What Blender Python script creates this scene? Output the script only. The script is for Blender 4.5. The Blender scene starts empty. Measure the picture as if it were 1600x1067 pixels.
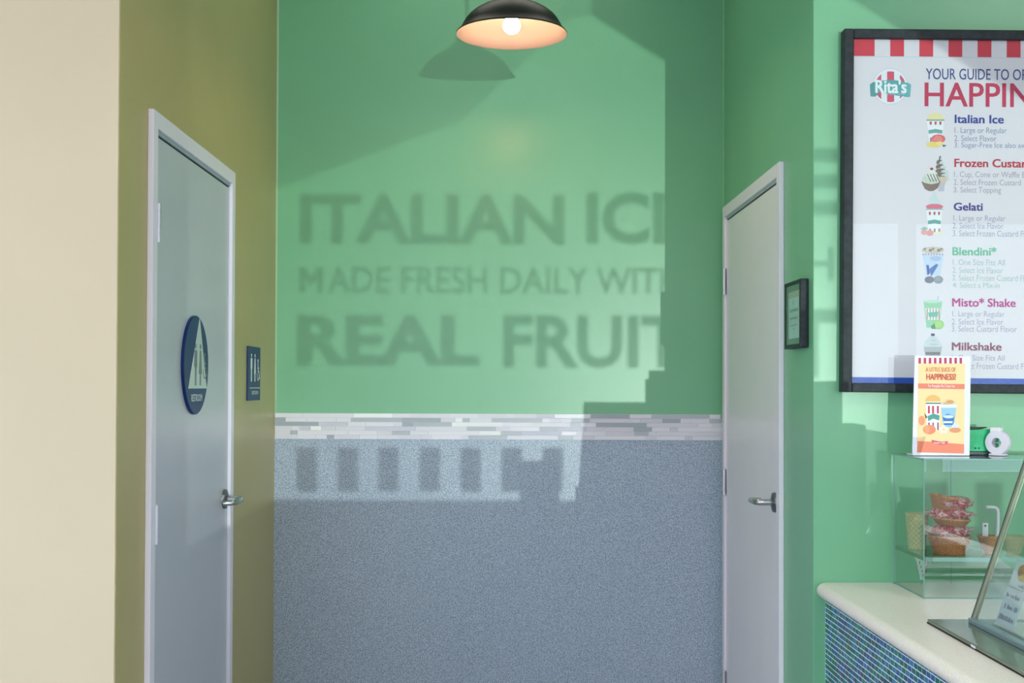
import bpy, bmesh, math, random
from mathutils import Vector, Matrix
random.seed(7)
C = bpy.context.scene.collection
sc = bpy.context.scene
PI = math.pi
R = math.radians

# ---------------------------------------------------------------- camera
F = 1940.0
cam_data = bpy.data.cameras.new('camera')
cam = bpy.data.objects.new('camera', cam_data)
C.objects.link(cam)
cam_data.sensor_width = 36.0
cam_data.lens = 36.0 * F / 1600.0
cam_data.shift_x = 11.0 / 1600.0
cam_data.shift_y = 40.5 / 1600.0
cam_data.clip_start = 0.02
PITCH, ROLL = R(0.84), R(0.2)
CAMM = Matrix.Rotation(PI / 2 + PITCH, 4, 'X') @ Matrix.Rotation(ROLL, 4, 'Z')
cam.matrix_world = Matrix.Translation((0, 0, 1.35)) @ CAMM
sc.camera = cam

def ray(x, y):
    u = (x - 800 + 11.0) / F
    v = -(y - 533.5 - 40.5) / F
    return CAMM.to_3x3() @ Vector((u, v, -1.0))
def atY(x, y, Y):
    """world point on the plane Y seen at a pixel of the photograph"""
    d = ray(x, y); t = Y / d.y
    return Vector((d.x * t, Y, 1.35 + d.z * t))
def atX(x, y, X):
    d = ray(x, y); t = X / d.x
    return Vector((X, d.y * t, 1.35 + d.z * t))

# ---------------------------------------------------------------- light
sc.view_settings.view_transform = 'Standard'
sc.view_settings.look = 'None'
sc.view_settings.gamma = 1.0
sc.view_settings.use_curve_mapping = False
sc.view_settings.exposure = -0.25
sc.cycles.transparent_max_bounces = 48
sc.cycles.diffuse_bounces = 6

w = bpy.data.worlds.new('sky'); sc.world = w; w.use_nodes = True
nt = w.node_tree; nt.nodes.clear()
out = nt.nodes.new('ShaderNodeOutputWorld')
bg = nt.nodes.new('ShaderNodeBackground')
tc = nt.nodes.new('ShaderNodeTexCoord')
sep = nt.nodes.new('ShaderNodeSeparateXYZ')
rp = nt.nodes.new('ShaderNodeValToRGB')
nt.links.new(tc.outputs['Generated'], sep.inputs[0])
nt.links.new(sep.outputs['Z'], rp.inputs[0])
rp.color_ramp.elements[0].position = 0.0
rp.color_ramp.elements[0].color = (1.0, 0.93, 1.0, 1)
rp.color_ramp.elements[1].position = 0.6
rp.color_ramp.elements[1].color = (0.70, 0.72, 1.0, 1)
nt.links.new(rp.outputs[0], bg.inputs['Color'])
bg.inputs['Strength'].default_value = 5.4
nt.links.new(bg.outputs[0], out.inputs[0])

# the low sun glancing back off a parked car outside, through the lettered shop window
GL = Vector((4.2, -16.4, 0.713))
ld = bpy.data.lights.new('sun_glint', 'SPOT')
ld.energy = 8600; ld.color = (1.0, 0.97, 0.92)
ld.shadow_soft_size = 0.033; ld.spot_size = R(24); ld.spot_blend = 0.3
lo = bpy.data.objects.new('sun_glint', ld); C.objects.link(lo)
lo.location = GL
lo.rotation_euler = (Vector((0.2, 4.0, 1.8)) - GL).to_track_quat('-Z', 'Y').to_euler()

# fill lamps added at ceiling height, unseen and without fixtures
for (x, y, e) in ((0.0, 1.4, 22), (2.6, 1.4, 30), (-2.2, 0.9, 24), (0.0, 4.5, 4)):
    l = bpy.data.lights.new('ceiling_fill', 'AREA'); l.energy = e; l.shape = 'RECTANGLE'
    l.size = 1.1; l.size_y = 0.5; l.color = (1.0, 0.93, 0.82)
    o = bpy.data.objects.new('ceiling_fill', l); C.objects.link(o); o.location = (x, y, 3.32)

# ---------------------------------------------------------------- materials
def srgb(r, g, b):
    def f(c):
        c /= 255.0
        return c / 12.92 if c <= 0.04045 else ((c + 0.055) / 1.055) ** 2.4
    return (f(r), f(g), f(b), 1.0)
MATS = {}
def mat(name, rgb, rough=0.5, metal=0.0, spec=0.5, var=0.0, vscale=40.0, bump=0.0, bscale=300.0, coat=0.0, rgb2=None, emit=0.0, detail=2.0, trans=None):
    if name in MATS: return MATS[name]
    m = bpy.data.materials.new(name); m.use_nodes = True
    n = m.node_tree; p = n.nodes['Principled BSDF']
    p.inputs['Base Color'].default_value = srgb(*rgb)
    p.inputs['Roughness'].default_value = rough
    p.inputs['Metallic'].default_value = metal
    p.inputs['Specular IOR Level'].default_value = spec
    p.inputs['Coat Weight'].default_value = coat
    tcn = n.nodes.new('ShaderNodeTexCoord')
    if var or rgb2:
        ns = n.nodes.new('ShaderNodeTexNoise'); ns.inputs['Scale'].default_value = vscale
        ns.inputs['Detail'].default_value = detail
        n.links.new(tcn.outputs['Object'], ns.inputs['Vector'])
        r = n.nodes.new('ShaderNodeValToRGB')
        r.color_ramp.elements[0].position = 0.36; r.color_ramp.elements[1].position = 0.64
        if rgb2: a, b = srgb(*rgb), srgb(*rgb2)
        else:
            c = srgb(*rgb)
            a = tuple(min(1, q * (1 - var)) for q in c[:3]) + (1,)
            b = tuple(min(1, q * (1 + var)) for q in c[:3]) + (1,)
        r.color_ramp.elements[0].color = a; r.color_ramp.elements[1].color = b
        n.links.new(ns.outputs['Fac'], r.inputs[0]); n.links.new(r.outputs[0], p.inputs['Base Color'])
    if bump:
        nb = n.nodes.new('ShaderNodeTexNoise'); nb.inputs['Scale'].default_value = bscale
        n.links.new(tcn.outputs['Object'], nb.inputs['Vector'])
        bp = n.nodes.new('ShaderNodeBump'); bp.inputs['Strength'].default_value = bump
        bp.inputs['Distance'].default_value = 0.002
        n.links.new(nb.outputs['Fac'], bp.inputs['Height']); n.links.new(bp.outputs[0], p.inputs['Normal'])
    if emit:
        p.inputs['Emission Color'].default_value = srgb(*rgb)
        p.inputs['Emission Strength'].default_value = emit
    MATS[name] = m
    return m
def glass(name, tint=(245, 252, 250), ior=1.45, rough=0.0, extra=0.0):
    m = bpy.data.materials.new(name); m.use_nodes = True
    n = m.node_tree; n.nodes.clear()
    o = n.nodes.new('ShaderNodeOutputMaterial'); mx = n.nodes.new('ShaderNodeMixShader')
    t = n.nodes.new('ShaderNodeBsdfTransparent'); g = n.nodes.new('ShaderNodeBsdfGlossy')
    ge = n.nodes.new('ShaderNodeNewGeometry'); dt = n.nodes.new('ShaderNodeVectorMath'); dt.operation = 'DOT_PRODUCT'
    n.links.new(ge.outputs['Normal'], dt.inputs[0]); n.links.new(ge.outputs['Incoming'], dt.inputs[1])
    def mth(op, a, b):
        q = n.nodes.new('ShaderNodeMath'); q.operation = op
        for i, v_ in enumerate((a, b)):
            if v_ is None: continue
            if isinstance(v_, (int, float)): q.inputs[i].default_value = v_
            else: n.links.new(v_, q.inputs[i])
        return q.outputs[0]
    f0 = ((ior - 1) / (ior + 1)) ** 2
    ca = mth('ABSOLUTE', dt.outputs['Value'], None)
    pw = mth('POWER', mth('SUBTRACT', 1.0, ca), 5.0)
    fres = mth('ADD', mth('MULTIPLY', pw, 1 - f0), f0)
    t.inputs['Color'].default_value = srgb(*tint); g.inputs['Roughness'].default_value = rough
    ad = n.nodes.new('ShaderNodeMath'); ad.operation = 'ADD'; ad.inputs[1].default_value = extra
    n.links.new(fres, ad.inputs[0]); n.links.new(ad.outputs[0], mx.inputs[0])
    n.links.new(t.outputs[0], mx.inputs[1]); n.links.new(g.outputs[0], mx.inputs[2])
    n.links.new(mx.outputs[0], o.inputs[0]); MATS[name] = m
    return m

M_green = mat('green_wall_paint', (117, 184, 142), rough=0.32, spec=0.65, var=0.02, vscale=3, bump=0.06, bscale=220)
M_khaki = mat('tan_wall_paint', (188, 174, 116), rough=0.4, var=0.02, vscale=3, bump=0.06, bscale=220)
M_cream = mat('cream_wall_paint', (208, 192, 164), rough=0.5, var=0.015, vscale=3, bump=0.05, bscale=220)
M_grey = mat('speckled_grey_laminate', (132, 148, 172), rgb2=(196, 208, 228), rough=0.33, vscale=240, bump=0.25, bscale=150, detail=1.0)
M_white = mat('white_paint', (228, 228, 226), rough=0.5)
M_door = mat('door_paint_dim', (198, 200, 212), rough=0.3, var=0.01, vscale=6)  # same door paint, darkened for the dimmer light on the left leaf
M_frame = mat('pale_frame_paint', (242, 236, 250), rough=0.35)
M_gap = mat('dark_gap', (20, 24, 26), rough=0.8)
M_steel = mat('brushed_steel', (190, 192, 196), rough=0.22, metal=1.0)
M_dsteel = mat('dull_steel', (120, 124, 126), rough=0.35, metal=1.0)
M_navy = mat('navy_plastic', (14, 46, 108), rough=0.42, spec=0.3)
M_silver = mat('silver_plate', (206, 212, 214), rough=0.3, metal=0.2)
M_print_white = mat('white_print', (226, 232, 238), rough=0.5)
M_figure = mat('grey_green_print', (112, 130, 132), rough=0.4)
M_grout = mat('white_grout', (232, 230, 240), rough=0.8)
M_caulk = mat('pale_caulk', (176, 206, 170), rough=0.6)
M_floor = mat('floor_tile', (178, 178, 186), rough=0.4, var=0.08, vscale=8)
M_asphalt = mat('asphalt', (150, 150, 152), rough=0.9, var=0.1, vscale=20)
M_black = mat('black_frame', (34, 42, 48), rough=0.5, spec=0.3, var=0.25, vscale=60)
M_paper = mat('white_poster_paper', (228, 221, 230), rough=0.55)
G_pane = glass('clear_window_glass', (236, 246, 244))
G_poster = glass('poster_glazing', (250, 252, 252), ior=1.32)
G_acryl = glass('clear_acrylic', (247, 252, 250), ior=1.4, extra=0.11)
G_edge = mat('acrylic_edge', (120, 168, 162), rough=0.2)
G_guard = glass('sneeze_guard_glass', (240, 248, 246), extra=0.05)

# ---------------------------------------------------------------- helpers
def mesh_from(bm, name, mats):
    me = bpy.data.meshes.new(name); bm.to_mesh(me); bm.free()
    for m in (mats if isinstance(mats, (list, tuple)) else [mats]): me.materials.append(m)
    return me
def obj(name, bm, mats, parent=None, smooth=False, auto=None):
    me = mesh_from(bm, name, mats)
    if smooth:
        me.polygons.foreach_set('use_smooth', [True] * len(me.polygons))
        if auto:
            me.set_sharp_from_angle(angle=R(auto))
    o = bpy.data.objects.new(name, me); C.objects.link(o)
    if parent: o.parent = parent
    return o
def thing(name, label, cat, loc=(0, 0, 0), rot=(0, 0, 0), group=None):
    o = bpy.data.objects.new(name, None); C.objects.link(o); o.empty_display_size = 0.05
    o.location = loc; o.rotation_euler = rot; o['label'] = label; o['category'] = cat
    if group: o['group'] = group
    return o
def tag(o, label, cat, group=None):
    o['label'] = label; o['category'] = cat
    if group: o['group'] = group
    return o
def struct(o):
    o['kind'] = 'structure'; return o
def box(bm, a, b, bevel=0.0, seg=2, mi=0):
    n0 = set(bm.faces)
    r = bmesh.ops.create_cube(bm, size=1.0)
    vs = r['verts']
    for v in vs:
        v.co = Vector([(a[i] + b[i]) / 2 + v.co[i] * (b[i] - a[i]) for i in range(3)])
    if bevel:
        es = list({e for v in vs for e in v.link_edges})
        bmesh.ops.bevel(bm, geom=es, offset=bevel, segments=seg, affect='EDGES', profile=0.5)
    if mi:
        for f in bm.faces:
            if f not in n0: f.material_index = mi
    return bm
def bx(a, b, bevel=0.0, seg=2):
    return box(bmesh.new(), a, b, bevel, seg)
def cyl(bm, p0, p1, r0, r1=None, seg=20, caps=True):
    p0, p1 = Vector(p0), Vector(p1); r1 = r0 if r1 is None else r1
    d = p1 - p0
    m = Matrix.Translation((p0 + p1) / 2) @ d.to_track_quat('Z', 'Y').to_matrix().to_4x4()
    bmesh.ops.create_cone(bm, cap_ends=caps, segments=seg, radius1=r0, radius2=r1, depth=d.length, matrix=m)
    return bm
def lathe(bm, prof, seg=48, center=(0, 0, 0), fn=None, closed=False):
    rings = []
    for k, (r, z) in enumerate(prof):
        ring = []
        for i in range(seg):
            a = 2 * PI * i / seg
            rr, zz = (r, z) if fn is None else fn(r, z, a, k)
            ring.append(bm.verts.new((center[0] + rr * math.cos(a), center[1] + rr * math.sin(a), center[2] + zz)))
        rings.append(ring)
    pairs = list(zip(rings, rings[1:]))
    if closed: pairs.append((rings[-1], rings[0]))
    for A, B in pairs:
        for i in range(seg):
            j = (i + 1) % seg
            bm.faces.new((A[i], A[j], B[j], B[i]))
    return rings
def tube(bm, pts, r, seg=10, caps=True):
    pts = [Vector(p) for p in pts]; rings = []
    up = Vector((0.13, 0.21, 1)).normalized()
    for i, p in enumerate(pts):
        t = (pts[min(i + 1, len(pts) - 1)] - pts[max(i - 1, 0)]).normalized()
        u = t.cross(up)
        if u.length < 0.05: u = t.cross(Vector((1, 0, 0)))
        u.normalize(); v = t.cross(u)
        rr = r[i] if isinstance(r, (list, tuple)) else r
        rings.append([bm.verts.new(p + u * rr * math.cos(2 * PI * k / seg) + v * rr * math.sin(2 * PI * k / seg)) for k in range(seg)])
    for A, B in zip(rings, rings[1:]):
        for k in range(seg):
            bm.faces.new((A[k], A[(k + 1) % seg], B[(k + 1) % seg], B[k]))
    if caps:
        bm.faces.new(rings[0][::-1]); bm.faces.new(rings[-1])
    return bm
off = [False]
_tc = bpy.data.curves.new('lettering', 'FONT')
_to = bpy.data.objects.new('lettering', _tc); C.objects.link(_to)
def text_mesh(s, bold=0.0):
    _tc.body = s; _tc.size = 1.0; _tc.offset = bold if off[0] else 0.0; _tc.extrude = 0.0; _tc.resolution_u = 3
    dg = bpy.context.evaluated_depsgraph_get(); dg.update()
    me = bpy.data.meshes.new_from_object(_to.evaluated_get(dg))
    if bold and not off[0]:            # heavier strokes: shifted copies of the same outline
        bm = bmesh.new(); b2 = bmesh.new(); b2.from_mesh(me)
        for kz, (dx, dy) in enumerate(((0, 0), (-bold, -bold * .6), (bold, -bold * .6), (-bold, bold * .6), (bold, bold * .6))):
            n = len(bm.verts); bm.from_mesh(me); bm.verts.ensure_lookup_table()
            for v in bm.verts[n:]: v.co.x += dx; v.co.y += dy; v.co.z = 0.00004 * kz
        bm.to_mesh(me); bm.free(); b2.free()
    return me
def bounds(me):
    xs = [v.co.x for v in me.vertices]; ys = [v.co.y for v in me.vertices]
    return min(xs), max(xs), min(ys), max(ys)
def text(s, m, parent, origin, ax, az, box2, bold=0.0, vis=None, name='lettering', thick=0.0, space=None):
    """lettering fitted in a rectangle: box2 = (u0, v0, u1, v1) along the unit axes ax, az from origin"""
    if vis:
        mv = text_mesh(vis, bold); b = bounds(mv); bpy.data.meshes.remove(mv)
    me = text_mesh(s, bold)
    if not vis: b = bounds(me)
    u0, v0, u1, v1 = box2
    nz = Vector(ax).cross(Vector(az)).normalized()
    sx = (u1 - u0) / (b[1] - b[0]); sy = (v1 - v0) / (b[3] - b[2])
    for v in me.vertices:
        x = u0 + (v.co.x - b[0]) * sx; y = v0 + (v.co.y - b[2]) * sy
        v.co = Vector(origin) + Vector(ax) * x + Vector(az) * y + nz * v.co.z
    me.materials.clear(); me.materials.append(m); me.name = name
    if thick:
        bm = bmesh.new(); bm.from_mesh(me)
        nrm = Vector(ax).cross(Vector(az)).normalized()
        g = bmesh.ops.extrude_face_region(bm, geom=bm.faces[:])
        for e in g['geom']:
            if isinstance(e, bmesh.types.BMVert): e.co += nrm * thick
        bm.to_mesh(me); bm.free()
    o = bpy.data.objects.new(name, me); C.objects.link(o)
    if parent: o.parent = parent
    return o

def scribble(m, parent, origin, ax, az, box2, n, name='faint_writing'):
    """a line of writing too small to read: short upright strokes"""
    rnd = random.Random(n * 7 + 1); bm = bmesh.new(); u0, v0, u1, v1 = box2; o, ax, az = Vector(origin), Vector(ax), Vector(az)
    w_ = (u1 - u0) / n
    for k in range(n):
        if rnd.random() < 0.14: continue
        a = u0 + w_ * (k + 0.12); b = a + w_ * rnd.uniform(0.4, 0.76); lo2 = v0 + (v1 - v0) * rnd.uniform(0, 0.12); hi2 = v0 + (v1 - v0) * rnd.uniform(0.6, 1.0)
        bm.faces.new([bm.verts.new(o + ax * x + az * y) for x, y in ((a, lo2), (b, lo2), (b, hi2), (a, hi2))])
    return obj(name, bm, m, parent)

class Print:
    """flat printed artwork on one plane: polygons with a colour each, in photograph pixels of that plane"""
    def __init__(self, conv, nrm, lift=0.0003):
        self.conv = conv; self.n = Vector(nrm); self.bm = bmesh.new(); self.mats = []; self.k = 0; self.lift = lift
    def mi(self, rgb):
        m = mat('ink_%d_%d_%d' % rgb, rgb, rough=0.5)
        if m not in self.mats: self.mats.append(m)
        return self.mats.index(m)
    def poly(self, pts, rgb):
        self.k += 1
        vs = [self.bm.verts.new(self.conv(x, y) + self.n * (self.lift * 1 + self.k * 0.00003)) for x, y in pts]
        try:
            f = self.bm.faces.new(vs); f.material_index = self.mi(rgb)
        except ValueError: pass
    def ell(self, cx, cy, rx, ry, rgb, n=20, a0=0, a1=360):
        self.poly([(cx + rx * math.cos(R(a0 + (a1 - a0) * i / n)), cy + ry * math.sin(R(a0 + (a1 - a0) * i / n))) for i in range(n + (0 if a1 - a0 == 360 else 1))], rgb)
    def rect(self, x0, y0, x1, y1, rgb): self.poly([(x0, y0), (x1, y0), (x1, y1), (x0, y1)], rgb)
    def cup(self, x0, x1, y0, y1, tap, rgb=(238, 240, 244)):
        self.poly([(x0, y0), (x1, y0), (x1 - tap, y1), (x0 + tap, y1)], rgb)
    def done(self, name, parent):
        o = obj(name, self.bm, self.mats, parent)
        bmt = bmesh.new(); bmt.from_mesh(o.data); bmesh.ops.triangulate(bmt, faces=bmt.faces); bmt.to_mesh(o.data); bmt.free()
        return o

# ---------------------------------------------------------------- dimensions
XL, XR = -0.951, 0.906          # recess side walls
YB = 5.14                       # recess back wall
YL, YR = 3.045, 3.647           # near walls, left and right of the recess
YF = -0.90                      # shop front
HC = 3.4                        # ceiling

# ---------------------------------------------------------------- setting
struct(obj('floor', bx((-3.6, YF, -0.1), (5.2, YB + 0.15, 0.0)), M_floor))
struct(obj('ceiling', bx((-3.6, YF, HC), (5.2, YB + 0.15, HC + 0.1)), M_white))
struct(obj('ground', bx((-40, -60, -0.2), (40, YF - 0.16, -0.12)), M_asphalt))
wb = struct(obj('wall_back', bx((XL - 0.12, YB, 0), (XR + 0.12, YB + 0.12, HC)), M_green))
struct(obj('wall_panel', bx((XL, YB - 0.006, 0.0), (XR, YB + 0.001, 1.127)), M_grey))
struct(obj('wall_left_recess', bx((XL - 0.12, YL + 0.003, 0), (XL, YB, HC)), M_khaki))
struct(obj('wall_right_recess', bx((XR, YR + 0.002, 0), (XR + 0.12, YB, HC)), M_green))
struct(obj('wall_left', bx((-3.6, YL, 0), (XL - 0.0015, YL + 0.12, HC), 0.001, 1), M_cream))
struct(obj('wall_right', bx((XR + 0.0005, YR, 0), (5.2, YR + 0.12, HC), 0.001, 1), M_green))
bm = bmesh.new()
box(bm, (-3.7, YF, 0), (-3.6, YL, 0.1)); box(bm, (-3.7, YF, 2.7), (-3.6, YL, HC)); box(bm, (-3.7, 2.4, 0.1), (-3.6, YL, 2.7))
struct(obj('wall_side_left', bm, M_cream))
bm = bmesh.new()
for y in (-0.87, 0.75, 2.37): box(bm, (-3.68, y - 0.03, 0.1), (-3.62, y + 0.03, 2.7))
w4 = struct(obj('window_4', bm, mat('white_mullion', (225, 226, 228), rough=0.4)))
obj('pane', bx((-3.653, -0.84, 0.1), (-3.647, 0.72, 2.7)), G_pane, w4); obj('pane', bx((-3.653, 0.78, 0.1), (-3.647, 2.34, 2.7)), G_pane, w4)
struct(obj('wall_side_right', bx((5.2, YF, 0), (5.3, YR, HC)), M_white))
# caulk lines in the inner corners
for nm, X in (('trim_1', XL), ('trim_2', XR)):
    s = 1 if X < 0 else -1
    bm = bmesh.new()
    pts = [(X, YB), (X + s * 0.006, YB), (X, YB - 0.006)]
    lo_ = [bm.verts.new((p[0], p[1], 0.0)) for p in pts]; hi_ = [bm.verts.new((p[0], p[1], HC)) for p in pts]
    for i in range(3):
        j = (i + 1) % 3; bm.faces.new((lo_[i], lo_[j], hi_[j], hi_[i]))
    struct(obj(nm, bm, M_caulk if X < 0 else mat('green_caulk', (120, 190, 140), rough=0.6)))

# shop front behind the camera: knee wall, piers, head, three glazed openings
M_front = mat('white_front_wall', (222, 222, 220), rough=0.6)
Z0, Z1 = 0.83, 2.43
bm = bmesh.new()
box(bm, (-0.415, YF - 0.15, 0), (5.2, YF, Z0 - 0.03)); box(bm, (-3.6, YF - 0.15, 0), (-0.415, YF, 0.07)); box(bm, (-3.6, YF - 0.15, Z1 + 0.05), (5.2, YF, HC))
for a, b in ((-3.6, -3.3), (-0.415, 0.205), (4.7, 5.2)):
    box(bm, (a, YF - 0.15, 0.07 if a < -3 else Z0 - 0.03), (b, YF, Z1 + 0.05))
struct(obj('wall_front', bm, M_front))
M_mull = mat('white_mullion', (225, 226, 228), rough=0.4)
wins = ((-3.3, -0.45), (0.24, 2.60), (2.70, 4.7))
for i, (a, b) in enumerate(wins):
    Z0 = 0.10 if i == 0 else 0.83
    bm = bmesh.new()
    l_ = 0.0 if i == 0 else (0.035 if i == 1 else 0.05); r_ = 0.035 if i == 0 else (0.05 if i == 1 else 0.0)
    box(bm, (a - l_, YF - 0.09, Z0 - 0.03), (b + r_, YF - 0.03, Z0)); box(bm, (a - l_, YF - 0.09, Z1), (b + r_, YF - 0.03, Z1 + 0.05))
    if l_: box(bm, (a - l_, YF - 0.09, Z0), (a, YF - 0.03, Z1))
    if r_: box(bm, (b, YF - 0.09, Z0), (b + r_, YF - 0.03, Z1))
    wf = struct(obj('window_%d' % (i + 1), bm, M_mull))
    obj('pane', bx((a, YF - 0.063, Z0), (b, YF - 0.057, Z1)), G_pane, wf)

# cut vinyl lettering and a striped vinyl border on the middle window: the glint throws them onto the walls
M_vinyl = mat('vinyl_lettering', (200, 40, 60), rough=0.5)
_n = M_vinyl.node_tree; _t = _n.nodes.new('ShaderNodeBsdfTransparent'); _x = _n.nodes.new('ShaderNodeMixShader')
_x.inputs[0].default_value = 0.24     # thin translucent film
_n.links.new(_n.nodes['Principled BSDF'].outputs[0], _x.inputs[1]); _n.links.new(_t.outputs[0], _x.inputs[2])
_n.links.new(_x.outputs[0], _n.nodes['Material Output'].inputs[0])
YV = YF - 0.055
def on_window(x, y, Yp=None):
    """point of the window plane on the line from the glint to a back-wall pixel"""
    Yp = YV if Yp is None else Yp
    p = atY(x, y, YB); t = (Yp - GL.y) / (YB - GL.y)
    return GL + (p - GL) * t
win2 = bpy.data.objects['window_2']
def vinyl(s, x0, y0, x1, y1, bold, vis=None, name='window_lettering'):
    p, q = on_window(x0, y1), on_window(x1, y0)
    off[0] = True
    text(s, M_vinyl, win2, (0, YV, 0), (1, 0, 0), (0, 0, 1), (p.x, p.z, q.x, q.z), bold, vis, name)
    off[0] = False
vinyl('ITALIAN', 468, 304, 882, 381, 0.036)
vinyl('ICE', 916, 300, 1071, 382, 0.036)
vinyl('ADE FRESH DAILY WITH', 512, 418, 1062, 458, 0.010)
bm = bmesh.new()
for q_ in (((468, 458), (468, 418), (476, 418), (476, 458)), ((496, 458), (496, 418), (504, 418), (504, 458)),
           ((476, 418), (486, 434), (486, 449), (476, 432)), ((486, 434), (496, 418), (496, 432), (486, 449))):
    ps_ = [on_window(x, y) for x, y in q_]; bm.faces.new([bm.verts.new((p.x, YV, p.z)) for p in ps_])
obj('window_lettering', bm, M_vinyl, win2)
vinyl('REAL', 463, 492, 750, 571, 0.038)
vinyl('FRUIT', 786, 493, 1070, 575, 0.030)
bm = bmesh.new()
for i in range(17):
    x = 463 + i * 64.0
    p, q = on_window(x, 768), on_window(x + 32, 699)
    box(bm, (p.x, YV - 0.001, p.z), (q.x, YV, q.z))
obj('vinyl_stripe_border', bm, M_vinyl, win2)

# unseen canopy shape, added to cut the light off on a slope either side
YC = YF - 0.42
line = [(-200, 520), (430, 296), (720, 190), (890, 30), (925, 24), (1038, 95), (1330, 276), (1332, -2000)]
lw = [on_window(x, y, YC) for x, y in line]; lw[-1].z = 3.49
can = thing('canopy_blocker', 'unseen gabled canopy shape added outside above the lettered shop window to block light', 'light blocker', (0, 0, 0))
M_fab = mat('translucent_light_blocker', (236, 236, 232), rough=0.8)
_n = M_fab.node_tree; _t = _n.nodes.new('ShaderNodeBsdfTransparent'); _x = _n.nodes.new('ShaderNodeMixShader')
_x.inputs[0].default_value = 0.55  # half clear only to weaken the shade it casts on the left
_n.links.new(_n.nodes['Principled BSDF'].outputs[0], _x.inputs[1]); _n.links.new(_t.outputs[0], _x.inputs[2])
_n.links.new(_x.outputs[0], _n.nodes['Material Output'].inputs[0])
for seg_, m_, two in ((lw[:5], M_fab, False), (lw[4:], M_white, True)):
    bm = bmesh.new()
    top = [bm.verts.new((p.x, YC, 3.5)) for p in seg_]; bot = [bm.verts.new((p.x, YC, p.z)) for p in seg_]
    for i in range(len(seg_) - 1): bm.faces.new((bot[i], bot[i + 1], top[i + 1], top[i]))
    if two:
        g = bmesh.ops.extrude_face_region(bm, geom=bm.faces[:])
        for e in g['geom']:
            if isinstance(e, bmesh.types.BMVert): e.co.y -= 0.02
    bmesh.ops.recalc_face_normals(bm, faces=bm.faces)
    obj('fascia', bm, m_, can)
obj('roof', bx((lw[0].x, YC - 0.02, 3.5), (lw[-1].x, YF - 0.15, 3.53)), M_white, can)

# ---------------------------------------------------------------- tile band on the back wall
band = struct(obj('trim_3', bx((XL + 0.001, YB - 0.008, 1.127), (XR - 0.001, YB + 0.001, 1.2335)), M_grout))
tile_m = [mat('tile_pearl', (238, 234, 246), rough=0.25), mat('tile_pale', (228, 226, 238), rough=0.35, var=0.03, vscale=90),
          mat('tile_lilac', (226, 221, 234), rough=0.4, var=0.04, vscale=70), mat('tile_grey', (188, 192, 204), rough=0.3, var=0.03, vscale=50),
          mat('tile_slate', (172, 178, 190), rough=0.35, var=0.04, vscale=60), mat('tile_bright', (252, 252, 255), rough=0.1),
          mat('tile_lavender', (216, 214, 230), rough=0.12)]
unit = {}
def tile_mesh(m):
    if m.name not in unit:
        b = bx((0, -1, 0), (1, 0, 1)); unit[m.name] = mesh_from(b, 'tile', m)
    return unit[m.name]
rows, rh = 6, 0.1065 / 6
for r in range(rows):
    x = XL + 0.001 + 0.0 - random.random() * 0.03
    while x < XR - 0.004:
        L = random.choice((0.03, 0.045, 0.06, 0.075, 0.09, 0.12, 0.16, 0.21))
        a, b = max(x, XL + 0.002), min(x + L, XR - 0.002)
        if b - a > 0.006:
            wgt = random.random()
            m = tile_m[0] if wgt < .30 else tile_m[1] if wgt < .48 else tile_m[2] if wgt < .66 else tile_m[3] if wgt < .80 else tile_m[4] if wgt < .86 else tile_m[5] if wgt < .90 else tile_m[6]
            o = bpy.data.objects.new('tile', tile_mesh(m)); C.objects.link(o); o.parent = band
            o.location = (a + 0.0006, YB - 0.0078, 1.127 + r * rh + 0.0007)
            o.scale = (b - a - 0.0012, 0.0025 + random.random() * 0.0016, rh - 0.0014)
        x += L

# ---------------------------------------------------------------- doors
def door(n, X, s, y0, y1, ztop, hinge_near, hz):
    """s = +1 when the recess lies towards +X of the wall. y0 near, y1 far outer edges of the frame."""
    pr, fw = 0.016, 0.045
    def B(bm, d0, d1, ya, yb, za, zb, bev=0.0):
        a, b = sorted((X + s * d0, X + s * d1)); return box(bm, (a, ya, za), (b, yb, zb), bev)
    bm = bmesh.new()
    B(bm, 0, pr, y0, y0 + fw, 0, ztop, 0.002); B(bm, 0, pr, y1 - fw, y1, 0, ztop, 0.002)
    B(bm, 0, pr, y0 + fw, y1 - fw, ztop - fw, ztop, 0.002)
    fr = struct(obj('door_%d' % n, bm, M_frame))
    bm = bmesh.new()  # dark rebate round the leaf
    B(bm, 0.0003, 0.0012, y0 + fw, y1 - fw, 0, ztop - fw)
    obj('rebate', bm, M_gap, fr)
    bm = bmesh.new()  # the stop round the leaf
    st = mat('frame_stop_paint', (176, 190, 198), rough=0.35)
    B(bm, 0.0012, 0.0075, y0 + fw, y1 - fw, ztop - fw - 0.010, ztop - fw)
    obj('door_stop', bm, st, fr)
    bm = bmesh.new()
    B(bm, 0.0012, 0.006, y0 + fw + 0.003, y1 - fw - 0.003, 0.012, ztop - fw - 0.016, 0.0015)
    leaf = obj('door_leaf', bm, M_door if n == 1 else mat('door_paint_lit', (244, 240, 248), rough=0.3, var=0.01, vscale=6), fr)  # right leaf: light falling from the left put into a lighter paint colour
    yh = y0 + fw + 0.004 if hinge_near else y1 - fw - 0.004
    for z in hz:
        bm = bmesh.new()
        for k in range(5):
            za = z - 0.052 + k * 0.0209
            cyl(bm, (X + s * 0.017, yh, za), (X + s * 0.017, yh, za + 0.0195), 0.0072, seg=14)
        cyl(bm, (X + s * 0.017, yh, z - 0.053), (X + s * 0.017, yh, z + 0.053), 0.0058, seg=12)
        q = 1 if hinge_near else -1
        a, b = sorted((yh, yh + q * 0.018))
        B(bm, 0.0055, 0.0085, a, b, z - 0.052, z + 0.052)
        obj('hinge', bm, mat('satin_nickel', (214, 214, 222), rough=0.3, metal=0.6), fr, True, 30)
    return fr, leaf
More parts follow.
